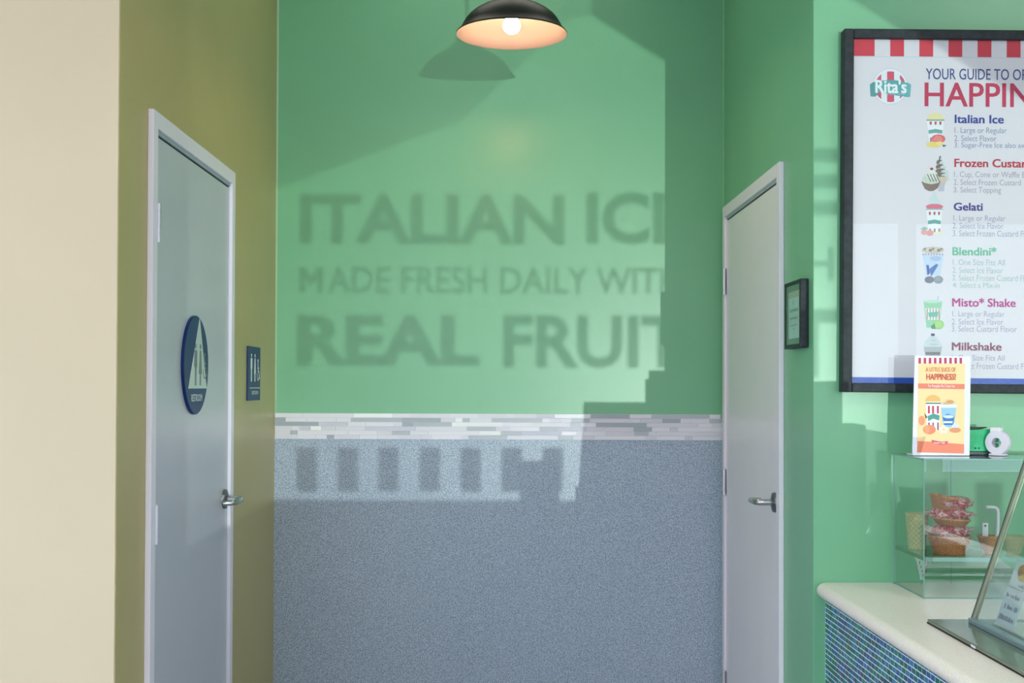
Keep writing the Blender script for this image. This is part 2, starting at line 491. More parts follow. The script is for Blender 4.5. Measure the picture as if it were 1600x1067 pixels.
def lever(parent, X, s, y, z, toward):
    bm = bmesh.new()
    cyl(bm, (X + s * 0.006, y, z), (X + s * 0.014, y, z), 0.034, 0.032, seg=32)
    cyl(bm, (X + s * 0.014, y, z), (X + s * 0.019, y, z), 0.030, 0.016, seg=32)
    obj('rose', bm, M_dsteel, parent, True, 40)
    bm = bmesh.new()
    pts = [(X + s * 0.017, y, z), (X + s * 0.045, y, z), (X + s * 0.060, y + toward * 0.004, z), (X + s * 0.068, y + toward * 0.016, z),
           (X + s * 0.070, y + toward * 0.04, z), (X + s * 0.070, y + toward * 0.085, z - 0.001), (X + s * 0.066, y + toward * 0.105, z - 0.002),
           (X + s * 0.054, y + toward * 0.115, z - 0.003), (X + s * 0.030, y + toward * 0.117, z - 0.004)]
    tube(bm, pts, [0.011, 0.0105, 0.0105, 0.010, 0.0095, 0.009, 0.009, 0.009, 0.0085], 14)
    obj('door_handle', bm, M_steel, parent, True, 50)

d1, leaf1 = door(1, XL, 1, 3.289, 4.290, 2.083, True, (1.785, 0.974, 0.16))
lever(d1, XL, 1, 4.19, 0.965, -1)
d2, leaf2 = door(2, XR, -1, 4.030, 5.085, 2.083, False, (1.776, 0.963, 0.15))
lever(d2, XR, -1, 4.135, 0.965, 1)

# ---------------------------------------------------------------- pendant lamp
PX, PY, PZ = 0.019, 4.24, 2.553
lamp = thing('pendant_lamp', 'black dome pendant lamp with a white inside and a lit bulb, hanging in the recess', 'lamp', (PX, PY, PZ))
M_enam = mat('black_enamel', (24, 28, 24), rough=0.42, spec=0.35)
M_inner = mat('white_enamel', (140, 118, 116), rough=0.5)
bm = bmesh.new()
outp = [(0.190, 0.0), (0.1905, 0.003), (0.187, 0.007), (0.176, 0.017), (0.169, 0.031), (0.160, 0.047), (0.147, 0.063), (0.128, 0.079), (0.105, 0.093), (0.080, 0.103), (0.061, 0.109)]
inp = [(0.060, 0.1065), (0.079, 0.1005), (0.103, 0.0905), (0.126, 0.0765), (0.145, 0.0605), (0.158, 0.0445), (0.167, 0.0295), (0.174, 0.0155), (0.185, 0.0055), (0.188, 0.001)]
lathe(bm, outp, 72)
sh = obj('lamp_shade', bm, M_enam, lamp, True, 60)
bm = bmesh.new(); lathe(bm, inp + [(0.190, 0.0)], 72)
lathe(bm, [(0.060, 0.1065), (0.0001, 0.1065)], 72)
bmesh.ops.remove_doubles(bm, verts=bm.verts, dist=0.0003)
obj('shade_lining', bm, M_inner, sh, True, 60)
bm = bmesh.new(); lathe(bm, [(0.066, 0.107), (0.066, 0.116), (0.054, 0.128), (0.042, 0.138), (0.040, 0.170), (0.034, 0.180), (0.012, 0.188)], 40)
obj('lamp_neck', bm, M_enam, lamp, True, 40)
obj('rod', cyl(bmesh.new(), (0, 0, 0.183), (0, 0, HC - PZ - 0.02), 0.008), M_enam, lamp, True, 40)
bm = bmesh.new(); lathe(bm, [(0.008, HC - PZ - 0.035), (0.05, HC - PZ - 0.025), (0.06, HC - PZ)], 32)
obj('ceiling_rose', bm, M_enam, lamp, True, 40)
bm = bmesh.new()
bp = [(r_, z_ * 0.9 + 0.008) for r_, z_ in ((0.0001, -0.006), (0.010, -0.004), (0.019, 0.001), (0.026, 0.009), (0.030, 0.020), (0.0295, 0.030), (0.026, 0.040), (0.019, 0.053), (0.014, 0.064), (0.0135, 0.085))]
lathe(bm, bp, 32); bmesh.ops.remove_doubles(bm, verts=bm.verts, dist=0.0003)
M_bulb = mat('lit_bulb', (255, 222, 172), rough=0.4, emit=150.0)
obj('bulb', bm, M_bulb, lamp, True)
obj('socket', cyl(bmesh.new(), (0, 0, 0.078), (0, 0, 0.095), 0.019), M_inner, lamp, True, 40)

# ---------------------------------------------------------------- signs in the recess
# round restroom sign on the left door
SY, SZ, SR = 3.768, 1.409, 0.150
sg = thing('restroom_sign', 'round navy restroom sign with a silver triangle and figures, on the left door', 'sign', (XL + 0.006, SY, SZ))
bm = cyl(bmesh.new(), (0.0, 0, 0), (0.009, 0, 0), SR, seg=72)
bmesh.ops.bevel(bm, geom=[e for e in bm.edges if abs(e.verts[0].co.x - e.verts[1].co.x) < 1e-5 and e.verts[0].co.x > 0.005 and len(e.link_faces) == 2], offset=0.002, segments=2, affect='EDGES')
obj('disc', bm, M_navy, sg, True, 40)
def flat_yz(polys, x0, x1, m, parent, name):
    """polys in (y, z), extruded from x0 to x1"""
    bm = bmesh.new()
    for pts in polys:
        A = [bm.verts.new((x0, p[0], p[1])) for p in pts]; B = [bm.verts.new((x1, p[0], p[1])) for p in pts]
        n = len(pts)
        for i in range(n): bm.faces.new((A[i], A[(i + 1) % n], B[(i + 1) % n], B[i]))
        bm.faces.new(B); bm.faces.new(A[::-1])
    bmesh.ops.recalc_face_normals(bm, faces=bm.faces)
    return obj(name, bm, m, parent)
flat_yz([[(0.032, 0.142), (-0.098, -0.071), (0.124, -0.071)]], 0.009, 0.0105, M_silver, sg, 'triangle')
def circ(cy, cz, r, n=14, rz=None): return [(cy + r * math.cos(2 * PI * i / n), cz + (rz or r) * math.sin(2 * PI * i / n)) for i in range(n)]
def rectp(y0, z0, y1, z1): return [(y0, z0), (y1, z0), (y1, z1), (y0, z1)]
def man(cy, z0, h):
    k = h
    return [circ(cy, z0 + 0.93 * k, 0.065 * k), rectp(cy - 0.13 * k, z0 + 0.45 * k, cy - 0.085 * k, z0 + 0.82 * k), rectp(cy + 0.085 * k, z0 + 0.45 * k, cy + 0.13 * k, z0 + 0.82 * k),
            rectp(cy - 0.08 * k, z0 + 0.42 * k, cy + 0.08 * k, z0 + 0.84 * k), rectp(cy - 0.075 * k, z0, cy - 0.012 * k, z0 + 0.45 * k), rectp(cy + 0.012 * k, z0, cy + 0.075 * k, z0 + 0.45 * k)]
def woman(cy, z0, h):
    k = h
    return [circ(cy, z0 + 0.93 * k, 0.065 * k), [(cy - 0.06 * k, z0 + 0.84 * k), (cy - 0.14 * k, z0 + 0.28 * k), (cy + 0.14 * k, z0 + 0.28 * k), (cy + 0.06 * k, z0 + 0.84 * k)],
            rectp(cy - 0.06 * k, z0, cy - 0.015 * k, z0 + 0.3 * k), rectp(cy + 0.015 * k, z0, cy + 0.06 * k, z0 + 0.3 * k)]
def wheel(cy, z0, h, sgn=1):
    k = h; ps = [circ(cy - 0.05 * k * sgn, z0 + 0.93 * k, 0.075 * k)]
    def bar(a, b, t):
        a, b = Vector(a), Vector(b); d = (b - a).normalized(); n = Vector((-d.y, d.x)) * t
        return [tuple(a + n), tuple(b + n), tuple(b - n), tuple(a - n)]
    ps.append(bar((cy - 0.05 * k * sgn, z0 + 0.85 * k), (cy - 0.02 * k * sgn, z0 + 0.45 * k), 0.045 * k))
    ps.append(bar((cy - 0.03 * k * sgn, z0 + 0.62 * k), (cy + 0.17 * k * sgn, z0 + 0.60 * k), 0.03 * k))
    ps.append(bar((cy - 0.02 * k * sgn, z0 + 0.46 * k), (cy + 0.2 * k * sgn, z0 + 0.44 * k), 0.04 * k))
    ps.append(bar((cy + 0.2 * k * sgn, z0 + 0.44 * k), (cy + 0.3 * k * sgn, z0 + 0.12 * k), 0.04 * k))
    rr = 0.24 * k; c = (cy + 0.0 * k, z0 + 0.28 * k)
    for i in range(12):
        a0, a1 = R(150 + i * 20), R(150 + (i + 1) * 20)
        ps.append([(c[0] + sgn * q * math.cos(a), c[1] + q * math.sin(a)) for q, a in ((rr, a0), (rr, a1), (rr - 0.05 * k, a1), (rr - 0.05 * k, a0))])
    return ps
flat_yz(man(-0.018, -0.062, 0.128) , 0.0105, 0.0113, M_figure, sg, 'man_symbol')
flat_yz(woman(0.040, -0.062, 0.128), 0.0105, 0.0113, M_figure, sg, 'woman_symbol')
flat_yz(wheel(0.096, -0.045, 0.085), 0.0106, 0.0114, M_figure, sg, 'wheelchair_symbol')
text('RESTROOM', M_print_white, sg, (0.0094, 0, 0), (0, 1, 0), (0, 0, 1), (-0.062, -0.110, 0.070, -0.088), 0.02)

# rectangular restroom plate on the tan wall
pl = thing('restroom_sign', 'small rectangular navy restroom plate with white figures on the tan wall', 'sign', (XL, 4.682, 1.392))
obj('plate', bx((0.0, -0.115, -0.101), (0.006, 0.115, 0.101), 0.0015), M_navy, pl)
flat_yz(man(-0.055, -0.030, 0.105), 0.0058, 0.0068, M_print_white, pl, 'man_symbol')
flat_yz(woman(0.010, -0.030, 0.105), 0.0058, 0.0068, M_print_white, pl, 'woman_symbol')
flat_yz(wheel(0.070, -0.030, 0.085), 0.0058, 0.0068, M_print_white, pl, 'wheelchair_symbol')
flat_yz([rectp(-0.085, -0.0555, 0.105, -0.0525)], 0.0058, 0.0066, M_print_white, pl, 'rule')
text('RESTROOM', M_print_white, pl, (0.0064, 0, 0), (0, 1, 0), (0, 0, 1), (-0.045, -0.079, 0.070, -0.065), 0.02)

# framed certificate on the right recess wall
ct = thing('framed_certificate', 'small black-framed award certificate on the green wall beside the right door', 'picture frame', (XR, 3.805, 1.570))
bm = bmesh.new()
for a, b in (((-0.026, -0.104, -0.103), (0, -0.090, 0.103)), ((-0.026, 0.090, -0.103), (0, 0.104, 0.103)),
             ((-0.026, -0.090, 0.091), (0, 0.090, 0.103)), ((-0.026, -0.090, -0.103), (0, 0.090, -0.091))):
    box(bm, a, b, 0.002)
obj('frame', bm, M_black, ct)
obj('mat_board', bx((-0.0205, -0.090, -0.091), (-0.014, 0.090, 0.091)), mat('green_black_mat', (36, 62, 52), rough=0.5), ct)
obj('paper', bx((-0.0212, -0.068, -0.072), (-0.0204, 0.068, 0.072)), mat('pale_blue_paper', (196, 226, 228), rough=0.6), ct)
M_ink = mat('dark_teal_print', (70, 96, 100), rough=0.6)
O_ = (-0.0216, 0, 0)
obj('header_strip', bx((-0.0215, -0.068, 0.052), (-0.0211, 0.068, 0.072)), mat('tan_print', (176, 168, 158), rough=0.6), ct)
scribble(M_ink, ct, O_, (0, -1, 0), (0, 0, 1), (-0.012, 0.030, 0.012, 0.046), 4)
text('Congratulations', M_ink, ct, O_, (0, -1, 0), (0, 0, 1), (-0.056, 0.006, 0.056, 0.022), 0.01)
scribble(M_ink, ct, O_, (0, -1, 0), (0, 0, 1), (-0.054, -0.014, 0.054, -0.005), 16)
scribble(M_ink, ct, O_, (0, -1, 0), (0, 0, 1), (-0.050, -0.034, 0.050, -0.029), 24)
scribble(M_ink, ct, O_, (0, -1, 0), (0, 0, 1), (-0.014, -0.046, 0.014, -0.041), 6)
obj('glass', bx((-0.0245, -0.0895, -0.0905), (-0.0232, 0.0895, 0.0905)), G_poster, ct)

# ---------------------------------------------------------------- menu poster
YPP = 3.615
PRT = R(0.35)
pc = atY(1316, 330, YPP)
po = thing('menu_poster', 'large black-framed white menu poster with a red striped top, on the green wall', 'poster', tuple(pc), (0, PRT, 0))
INV = (Matrix.Translation(pc) @ Matrix.Rotation(PRT, 4, 'Y')).inverted()
def PP(x, y): return INV @ atY(x, y, YPP)
ftl = PP(1320.5, 46); fbl = PP(1312, 612.5)
fx0 = (ftl.x + fbl.x) / 2; fz1, fz0 = ftl.z, fbl.z; fx1 = fx0 + 0.80; FW = 0.0285
bm = bmesh.new()
for a, b in (((fx0, fz0), (fx0 + FW, fz1)), ((fx1 - FW, fz0), (fx1, fz1)), ((fx0 + FW, fz1 - FW), (fx1 - FW, fz1)), ((fx0 + FW, fz0), (fx1 - FW, fz0 + FW * 0.95))):
    box(bm, (a[0], -0.012, a[1]), (b[0], 0.030, b[1]), 0.003)
obj('frame', bm, M_black, po)
ix0, ix1, iz0, iz1 = fx0 + FW, fx1 - FW, fz0 + FW * 0.95, fz1 - FW
obj('poster_sheet', bx((ix0, 0.0, iz0), (ix1, 0.004, iz1)), M_paper, po)
def ink(rgb): return mat('ink_%d_%d_%d' % rgb, rgb, rough=0.5)
NEG = (0, -1, 0)
# red stripes over the top
a, b = PP(1400, 63), PP(1400, 88)
red = (214, 48, 72)
ex = [(1336, 1366.5)] + [(1391 + k * 45.5, 1412.5 + k * 45.5) for k in range(7)]
for (xa, xb) in ex:
    p, q = PP(xa, 75).x, min(PP(xb, 75).x, ix1)
    if xa == 1336: p = ix0
    if p < ix1: obj('stripe', bx((p, -0.0004, b.z), (q, 0.0002, iz1)), ink(red), po)
obj('rule', bx((ix0, -0.0003, b.z - 0.002), (ix1, 0.0002, b.z - 0.0008)), ink((176, 206, 222)), po)
obj('blue_strip', bx((ix0, -0.0004, iz0), (ix1, 0.0002, iz0 + 0.017)), ink((24, 76, 186)), po)
def pt(s, x0, y0, x1, y1, rgb, bold=0.0, vis=None, name='text_line'):
    p, q = PP(x0, y1), PP(x1, y0)
    text(s, ink(rgb), po, (0, -0.0005, 0), (1, 0, 0), (0, 0, 1), (p.x, p.z, q.x, q.z), bold, vis, name)
G1 = (140, 150, 184)
pt('YOUR GUIDE TO ORDERING', 1446.5, 108, 1576.5, 124, (48, 66, 136), 0.004, 'YOUR GUIDE TO', 'heading')
pt('HAPPINESS', 1444.5, 130, 1572, 166, (196, 40, 84), 0.012, 'HAPPI', 'heading')
pt('Italian Ice', 1491.5, 180, 1568.5, 192.5, (40, 62, 152), 0.026, None, 'heading')
pt('1. Large or Regular', 1491.5, 199.5, 1573, 210.5, G1)
pt('2. Select Flavor', 1491, 212, 1557, 220.5, G1)
pt('3. Sugar-Free Ice also available', 1491, 223, 1587, 233, G1, 0, '3. Sugar-Free Ice also')
pt('Frozen Custard', 1491, 248.5, 1544, 261, (190, 44, 66), 0.026, 'Frozen', 'heading')
G2 = (172, 160, 178)
pt('1. Cup, Cone or Waffle Bowl', 1490.5, 268.5, 1593, 279.5, G2, 0, '1. Cup, Cone or Waffle')
pt('2. Select Frozen Custard', 1490, 281, 1595, 289, G2)
pt('3. Select Topping', 1490, 292.5, 1564, 303.5, G2)
pt('Gelati', 1490, 317, 1535.5, 329, (66, 48, 140), 0.026, None, 'heading')
G3 = (160, 160, 186)
pt('1. Large or Regular', 1489.5, 337, 1571, 347.5, G3)
pt('2. Select Ice Flavor', 1488.5, 348.5, 1568, 357, G3)
pt('3. Select Frozen Custard Flavor', 1488.5, 360.5, 1590.5, 369, G3, 0, '3. Select Frozen Custard')
pt('Blendini*', 1488, 386, 1557, 399, (92, 184, 150), 0.026, None, 'heading')
G4 = (164, 190, 186)
pt('1. One Size Fits All', 1488.5, 405.5, 1570, 414, G4)
pt('2. Select Ice Flavor', 1488, 418, 1567, 426.5, G4)
pt('3. Select Frozen Custard Flavor', 1488, 430, 1590, 438.5, G4, 0, '3. Select Frozen Custard')
pt('4. Select a Mix-in', 1488.5, 441.5, 1562, 449.5, G4)
pt('Misto* Shake', 1487.5, 466, 1587, 479, (186, 28, 136), 0.026, None, 'heading')
G5 = (168, 160, 190)
pt('1. Large or Regular', 1488, 486.5, 1569.5, 497, G5)
pt('2. Select Ice Flavor', 1487, 498.5, 1567.5, 507, G5)
pt('3. Select Custard Flavor', 1487, 509.5, 1589, 518, G5)
pt('Milkshake', 1487, 535.5, 1565, 547.5, (136, 44, 84), 0.026, None, 'heading')
pt('1. One Size Fits All', 1487.5, 555, 1569.5, 563, G5)
pt('2. Select Frozen Custard Flavor', 1487, 567.5, 1591, 576, G5, 0, '2. Select Frozen Custard')
# logo
P = Print(PP, NEG)
P.ell(1391, 135, 28, 28.3, (206, 190, 222)); P.ell(1391, 135, 27.3, 27.6, (232, 238, 244))
pk = (216, 76, 110)
def seg_col(xa, xb, r=24):
    pts = []
    for i in range(7): x = xa + (xb - xa) * i / 6; pts.append((x, 135.5 - math.sqrt(max(r * r - (x - 1391) ** 2, 0))))
    for i in range(7): x = xb - (xb - xa) * i / 6; pts.append((x, 135.5 + math.sqrt(max(r * r - (x - 1391) ** 2, 0))))
    P.poly(pts, pk)
seg_col(1369, 1377); seg_col(1386, 1397); seg_col(1406, 1413.5)
teal = (92, 166, 172)
P.poly([(1359, 132), (1364, 128.5), (1373, 128), (1373, 147), (1367, 151), (1360, 150.5)], (84, 150, 154))
P.poly([(1423.5, 132), (1418, 129), (1410, 129), (1410, 149), (1416, 152), (1422, 151.5)], (104, 178, 184))
P.poly([(1366, 128), (1380, 125.5), (1397, 125), (1410, 127), (1416, 130), (1415, 151), (1402, 149.5), (1388, 147), (1374, 143.5), (1366, 143)], teal)
P.done('logo_badge', po)
pt("Rita's", 1367.5, 124.5, 1416.5, 145.5, (238, 246, 250), 0.03, None, 'logo_lettering')
pt('ICE \u2022 CUSTARD \u2022 HAPPINESS', 1384, 145.8, 1414, 148.4, (190, 222, 228), 0.0, None, 'logo_lettering')
for o in [o for o in po.children if o.name.startswith('logo_lettering')]: o.location.y = -0.0008

# printed pictures beside the menu entries
def striped_cup(P, x0, x1, y0, y1, tap, green=True):
    P.cup(x0, x1, y0, y1, tap)
    w_ = (x1 - x0)
    for fx in (0.16, 0.44, 0.72):
        a = x0 + w_ * fx; P.poly([(a, y0 + 3), (a + w_ * .14, y0 + 3), (a + w_ * .14 - tap * .2, y0 + 8), (a + w_ * .02, y0 + 8)], (196, 70, 104))
        a = x0 + w_ * (fx + 0.03); P.poly([(a, y1 - 9), (a + w_ * .1, y1 - 9), (a + w_ * .1, y1 - 2), (a, y1 - 2)], (186, 110, 140))
    ym = y0 + (y1 - y0) * .5
    P.poly([(x0 + 2.5, ym - 2), ((x0 + x1) / 2, ym - 4), (x1 - 2.5, ym - 2), (x1 - 3, ym + 3.5), ((x0 + x1) / 2, ym + 2), (x0 + 3, ym + 3.5)], (110, 166, 164))
    if green: P.rect(x0 - 0.5, y0, x1 + 0.5, y0 + 1.6, (84, 150, 128))
P = Print(PP, NEG)
P.ell(1461.5, 188, 13.5, 12, (236, 222, 170), 20, 180, 360); striped_cup(P, 1448, 1475, 187, 224, 3.5)
P.ell(1466, 217, 11, 7, (228, 100, 112)); P.poly([(1456, 219), (1463, 211), (1470, 213), (1474, 219), (1466, 222)], (238, 134, 130))
P.ell(1459, 226, 12, 4.5, (236, 214, 120)); P.ell(1468, 224, 6, 3, (242, 222, 140)); P.poly([(1472, 226), (1479, 227), (1474, 230)], (60, 100, 90))
P.done('printed_picture', po)
P = Print(PP, NEG)
for i, (cx, cy, rx) in enumerate(((1469, 248, 2), (1468, 254, 5), (1469, 261, 7), (1470, 268, 9), (1470, 274, 9), (1471, 279, 9))):
    P.ell(cx, cy, rx, 4.6, (120, 106, 104)); P.ell(cx + rx * .7, cy + 1, rx * .7, 3.6, (204, 214, 216)); P.ell(cx + 1, cy + 2.5, rx * .8, 1.2, (196, 186, 180))
P.poly([(1468, 276), (1480, 276), (1477, 288), (1469, 288)], (216, 196, 172)); P.poly([(1466, 286), (1476, 285), (1475, 299), (1466, 299)], (196, 190, 206))
P.ell(1454.5, 281, 14, 10, (208, 214, 202)); P.ell(1455.5, 273, 9, 7, (224, 228, 220)); P.ell(1455.5, 266.5, 4, 3, (238, 236, 232)); P.ell(1455.5, 264, 2.6, 2.2, (168, 48, 78))
for k in range(4): P.poly([(1448 + 4.5 * k, 272), (1449.5 + 4.5 * k, 272), (1455 + 4.5 * k, 284), (1453.5 + 4.5 * k, 284)], (98, 92, 84))
P.poly([(1439, 283), (1445, 286), (1455, 288), (1465, 286), (1470, 283), (1465, 294), (1458, 298.5), (1451, 298.5), (1445, 295)], (134, 112, 106))
P.done('printed_picture', po)
P = Print(PP, NEG)
for cx, cy, rx in ((1460, 305, 3), (1459, 310, 6), (1460, 315, 8.5), (1460, 320, 10)): P.ell(cx, cy, rx, 5, (208, 220, 224)); P.ell(cx + 1, cy + 2, rx * .6, 1, (186, 202, 206))
P.ell(1460, 323, 13.5, 4.5, (224, 116, 140)); P.cup(1446.5, 1473, 326, 328.5, .3, (160, 186, 190)); striped_cup(P, 1447, 1472.5, 328, 366, 4, False)
P.ell(1444, 363, 5, 4, (228, 158, 160)); P.ell(1453, 364, 6, 4.5, (222, 150, 150)); P.poly([(1438, 358), (1444, 354), (1450, 357), (1444, 360)], (150, 184, 160)); P.ell(1466, 364, 8, 2, (234, 226, 190))
P.done('printed_picture', po)
P = Print(PP, NEG)
P.cup(1441, 1475, 396, 430, 6, (196, 212, 236)); P.ell(1457.5, 391, 17.5, 5.5, (204, 190, 176))
for k in range(7): P.ell(1445 + 4.3 * k, 389 + (k % 3), 2.6, 2, ((150, 132, 138), (214, 202, 184), (120, 108, 120))[k % 3])
for k in range(8): P.rect(1441.5 + 4.3 * k, 396.5, 1443 + 4.3 * k, 398.5, (168, 80, 100))
P.poly([(1447, 414), (1451, 414), (1453, 427), (1449, 430)], (40, 84, 172)); P.poly([(1452, 420), (1463, 412), (1466, 414), (1455, 432)], (70, 108, 186)); P.ell(1462, 404, 9, 4, (168, 188, 224))
P.ell(1452, 437, 7.5, 5.5, (112, 116, 136)); P.ell(1466, 437, 7.5, 6.2, (140, 144, 160)); P.ell(1466, 436, 4.5, 3.5, (152, 156, 170))
P.done('printed_picture', po)
P = Print(PP, NEG)
P.poly([(1464.5, 472), (1465.5, 462), (1466.6, 462), (1465.8, 472)], (176, 180, 190)); P.cup(1443, 1472, 470, 512, 4.5, (150, 206, 172)); P.ell(1457.5, 471, 14, 2.5, (188, 222, 204))
P.cup(1446, 1469.5, 481.5, 499.5, 2, (226, 234, 228))
for k in range(5): P.rect(1448 + 4.6 * k, 482, 1449.5 + 4.6 * k, 499, (186, 116, 130))
P.poly([(1450, 488), (1466, 487), (1465, 495), (1451, 495)], (110, 184, 166)); P.ell(1466, 507, 9, 7.5, (150, 204, 110)); P.ell(1466, 507, 6, 5, (172, 214, 130)); P.poly([(1454, 510), (1460, 505), (1462, 514), (1456, 514)], (70, 140, 110))
P.done('printed_picture', po)
P = Print(PP, NEG)
for cx, cy, rx, ry in ((1457.5, 541, 15, 7), (1457, 535, 12, 7), (1457.5, 529, 7, 5)): P.ell(cx, cy, rx, ry, (204, 212, 218)); P.ell(cx + 1, cy + 3, rx * .6, 1, (184, 194, 202))
P.ell(1457.5, 523, 3.3, 2.2, (70, 50, 100)); P.cup(1443, 1472, 542, 556, 3, (176, 180, 186)); P.rect(1446, 550, 1469, 554.5, (116, 112, 116))
P.done('printed_picture', po)
obj('glass', bx((ix0, -0.006, iz0), (ix1, -0.0045, iz1)), G_poster, po)

# ---------------------------------------------------------------- counter
CX = 0.909; CZ = 0.778
top_m = mat('speckled_stone_top', (242, 232, 224), rgb2=(252, 245, 240), rough=0.28, vscale=260, detail=1)
bm = bmesh.new()
# bullnosed slab along the front edge, corner rounded at the wall
prof = [(0.0, 0.0)]; T = 0.042
sec = []
for i in range(13):
    a = -PI / 2 + PI * i / 12
    sec.append((T / 2 - math.cos(a) * T / 2, CZ - T / 2 + math.sin(a) * T / 2))
path = []
y_end = YR - 0.001; rc = 0.03
for y in (-0.4, 0.5, 1.5, 2.5, 3.3): path.append((0.0, y, 0.0))
for i in range(6):
    a = PI / 2 * i / 5; path.append((rc - rc * math.cos(a), y_end - rc + rc * math.sin(a), 0))
rings = []
for (dx, y, _) in path:
    rings.append([bm.verts.new((CX + dx + sx, y, sz)) for sx, sz in sec] )
back_t = [bm.verts.new((1.75, y, CZ)) for (_, y, _) in path]; back_b = [bm.verts.new((1.75, y, CZ - T)) for (_, y, _) in path]
for k in range(len(rings) - 1):
    A, B = rings[k], rings[k + 1]
    for i in range(len(sec) - 1): bm.faces.new((A[i], B[i], B[i + 1], A[i + 1]))
    bm.faces.new((A[-1], B[-1], back_t[k + 1], back_t[k])); bm.faces.new((A[0], back_b[k], back_b[k + 1], B[0]))
    bm.faces.new((back_t[k], back_t[k + 1], back_b[k + 1], back_b[k]))
bm.faces.new(rings[0] + [back_t[0], back_b[0]]); bm.faces.new((rings[-1] + [back_t[-1], back_b[-1]])[::-1])
bmesh.ops.recalc_face_normals(bm, faces=bm.faces)
wt = obj('worktop', bm, top_m, None, True, 35)
tag(wt, 'pale speckled stone worktop with a rounded edge on the mosaic counter', 'worktop')

cb = thing('counter_base', 'counter front clad in blue and green glass mosaic under the pale worktop', 'counter', (0, 0, 0))
BX = 0.939
obj('carcass', bx((BX + 0.004, -0.35, 0.0), (1.72, YR - 0.002, CZ - T)), M_white, cb)
obj('grout_bed', bx((BX + 0.001, -0.35, 0.0), (BX + 0.004, YR - 0.002, CZ - T)), mat('pale_grout', (222, 236, 244), rough=0.8), cb)
mos = [mat('mosaic_teal', (10, 112, 120), rough=0.15), mat('mosaic_green', (8, 108, 92), rough=0.15), mat('mosaic_blue', (34, 96, 160), rough=0.15),
       mat('mosaic_deep', (8, 72, 98), rough=0.15), mat('mosaic_sky', (58, 130, 176), rough=0.15), mat('mosaic_sea', (18, 132, 128), rough=0.15), mat('mosaic_marine', (20, 100, 136), rough=0.15)]
umos = []
for m in mos:
    umos.append(mesh_from(bx((-1, 0, 0), (0, 1, 1)), 'tile', m))
pit = 0.0148; ts = 0.0118; pw_ = 0.0285; tw = 0.0250
cand = []
nrow = int((CZ - T) / pit)
for r in range(nrow + 1):
    z = CZ - T - (r + 1) * pit + 0.001
    if z < 0.005: break
    c = 0; y = YR - 0.004 - (pw_ if r % 2 == 0 else pw_ * 1.5)
    if r % 2: cand.append((y + pw_, z, True, r, 0))
    while y > -0.3:
        cand.append((y, z, False, r, c)); y -= pw_
def visible(y, z):
    if y <= 0.3: return None
    x = 789 + F * BX / y; yy = 602 + F * (1.35 - z) / y
    return (x < 1604 and yy < 1072)
vis = [c for c in cand if visible(c[0], c[1] + ts)]
rest = [c for c in cand if not visible(c[0], c[1] + ts)]
vis.sort(key=lambda c: c[0])
parts = vis[:300]; rest += vis[300:]
for (y, z, half, r, c) in parts:
    o = bpy.data.objects.new('tile', random.choice(umos)); C.objects.link(o); o.parent = cb
    o.location = (BX + 0.0015, y, z); o.scale = (0.0010 + random.random() * 0.0004, tw if not half else tw / 2 - 0.0015, ts)
bm = bmesh.new()
for (y, z, half, r, c) in rest:
    if y < 1.9: continue
    d = 0.0010 + random.random() * 0.0004; hw = tw / 2 - 0.0015 if half else tw; x0, x1 = BX + 0.0015 - d, BX + 0.0015
    vs = [bm.verts.new(p) for p in ((x0, y, z), (x0, y + hw, z), (x0, y + hw, z + ts), (x0, y, z + ts), (x1, y, z), (x1, y + hw, z), (x1, y + hw, z + ts), (x1, y, z + ts))]
    mi = random.randrange(len(mos))
    for f in ((0, 1, 2, 3), (0, 4, 5, 1), (1, 5, 6, 2), (2, 6, 7, 3), (3, 7, 4, 0)):
        ff = bm.faces.new([vs[i] for i in f]); ff.material_index = mi
bmesh.ops.recalc_face_normals(bm, faces=bm.faces)
print('MOSAIC', len(vis), len(parts), len(bm.faces))
st = obj('mosaic_tiles', bm, mos, cb); st['kind'] = 'stuff'

# ---------------------------------------------------------------- acrylic display case on the worktop
x0, x1, y0, y1, z0, z1 = 1.135, 1.66, 3.365, 3.625, CZ, 1.157
dc = thing('acrylic_case', 'clear acrylic display case with one shelf, against the green wall on the worktop', 'display case', (x0, y0, z0))
W, D, H = x1 - x0, y1 - y0, z1 - z0; t = 0.004
obj('front_panel', bx((0, 0, 0), (W, t, H - t)), G_acryl, dc)
obj('side_panel', bx((0, t, 0), (t, D - t, H - t)), G_acryl, dc)
obj('side_panel', bx((W - t, t, 0), (W, D - t, H - t)), G_acryl, dc)
obj('top_panel', bx((-0.004, -0.004, H - t), (W + 0.004, D, H)), G_acryl, dc)
SZ_ = 0.100
obj('shelf', bx((t, t + 0.002, SZ_), (W - t, D - t, SZ_ + 0.011)), glass('frosted_shelf', (214, 224, 218), extra=0.10, rough=0.2), dc)
bm = bmesh.new()
e = 0.0012
for (a, b) in (((-e, -e, 0), (e, e, H)), ((-e, D - e, 0), (e, D + e, H)), ((W * 0.315 - e, D - e - t, 0), (W * 0.315 + e, D - t + e, H))):
    box(bm, a, b)
box(bm, (0, -e, -0.0), (W, e, 0.003)); box(bm, (-e, 0, 0.0), (e, D, 0.003))
box(bm, (-0.005, -0.005, H - t), (W, -0.003, H)); box(bm, (-0.005, -0.005, H - t), (-0.003, D, H))
box(bm, (0.004, 0.003, SZ_), (W, 0.005, SZ_ + 0.011))
obj('polished_edges', bm, G_edge, dc)

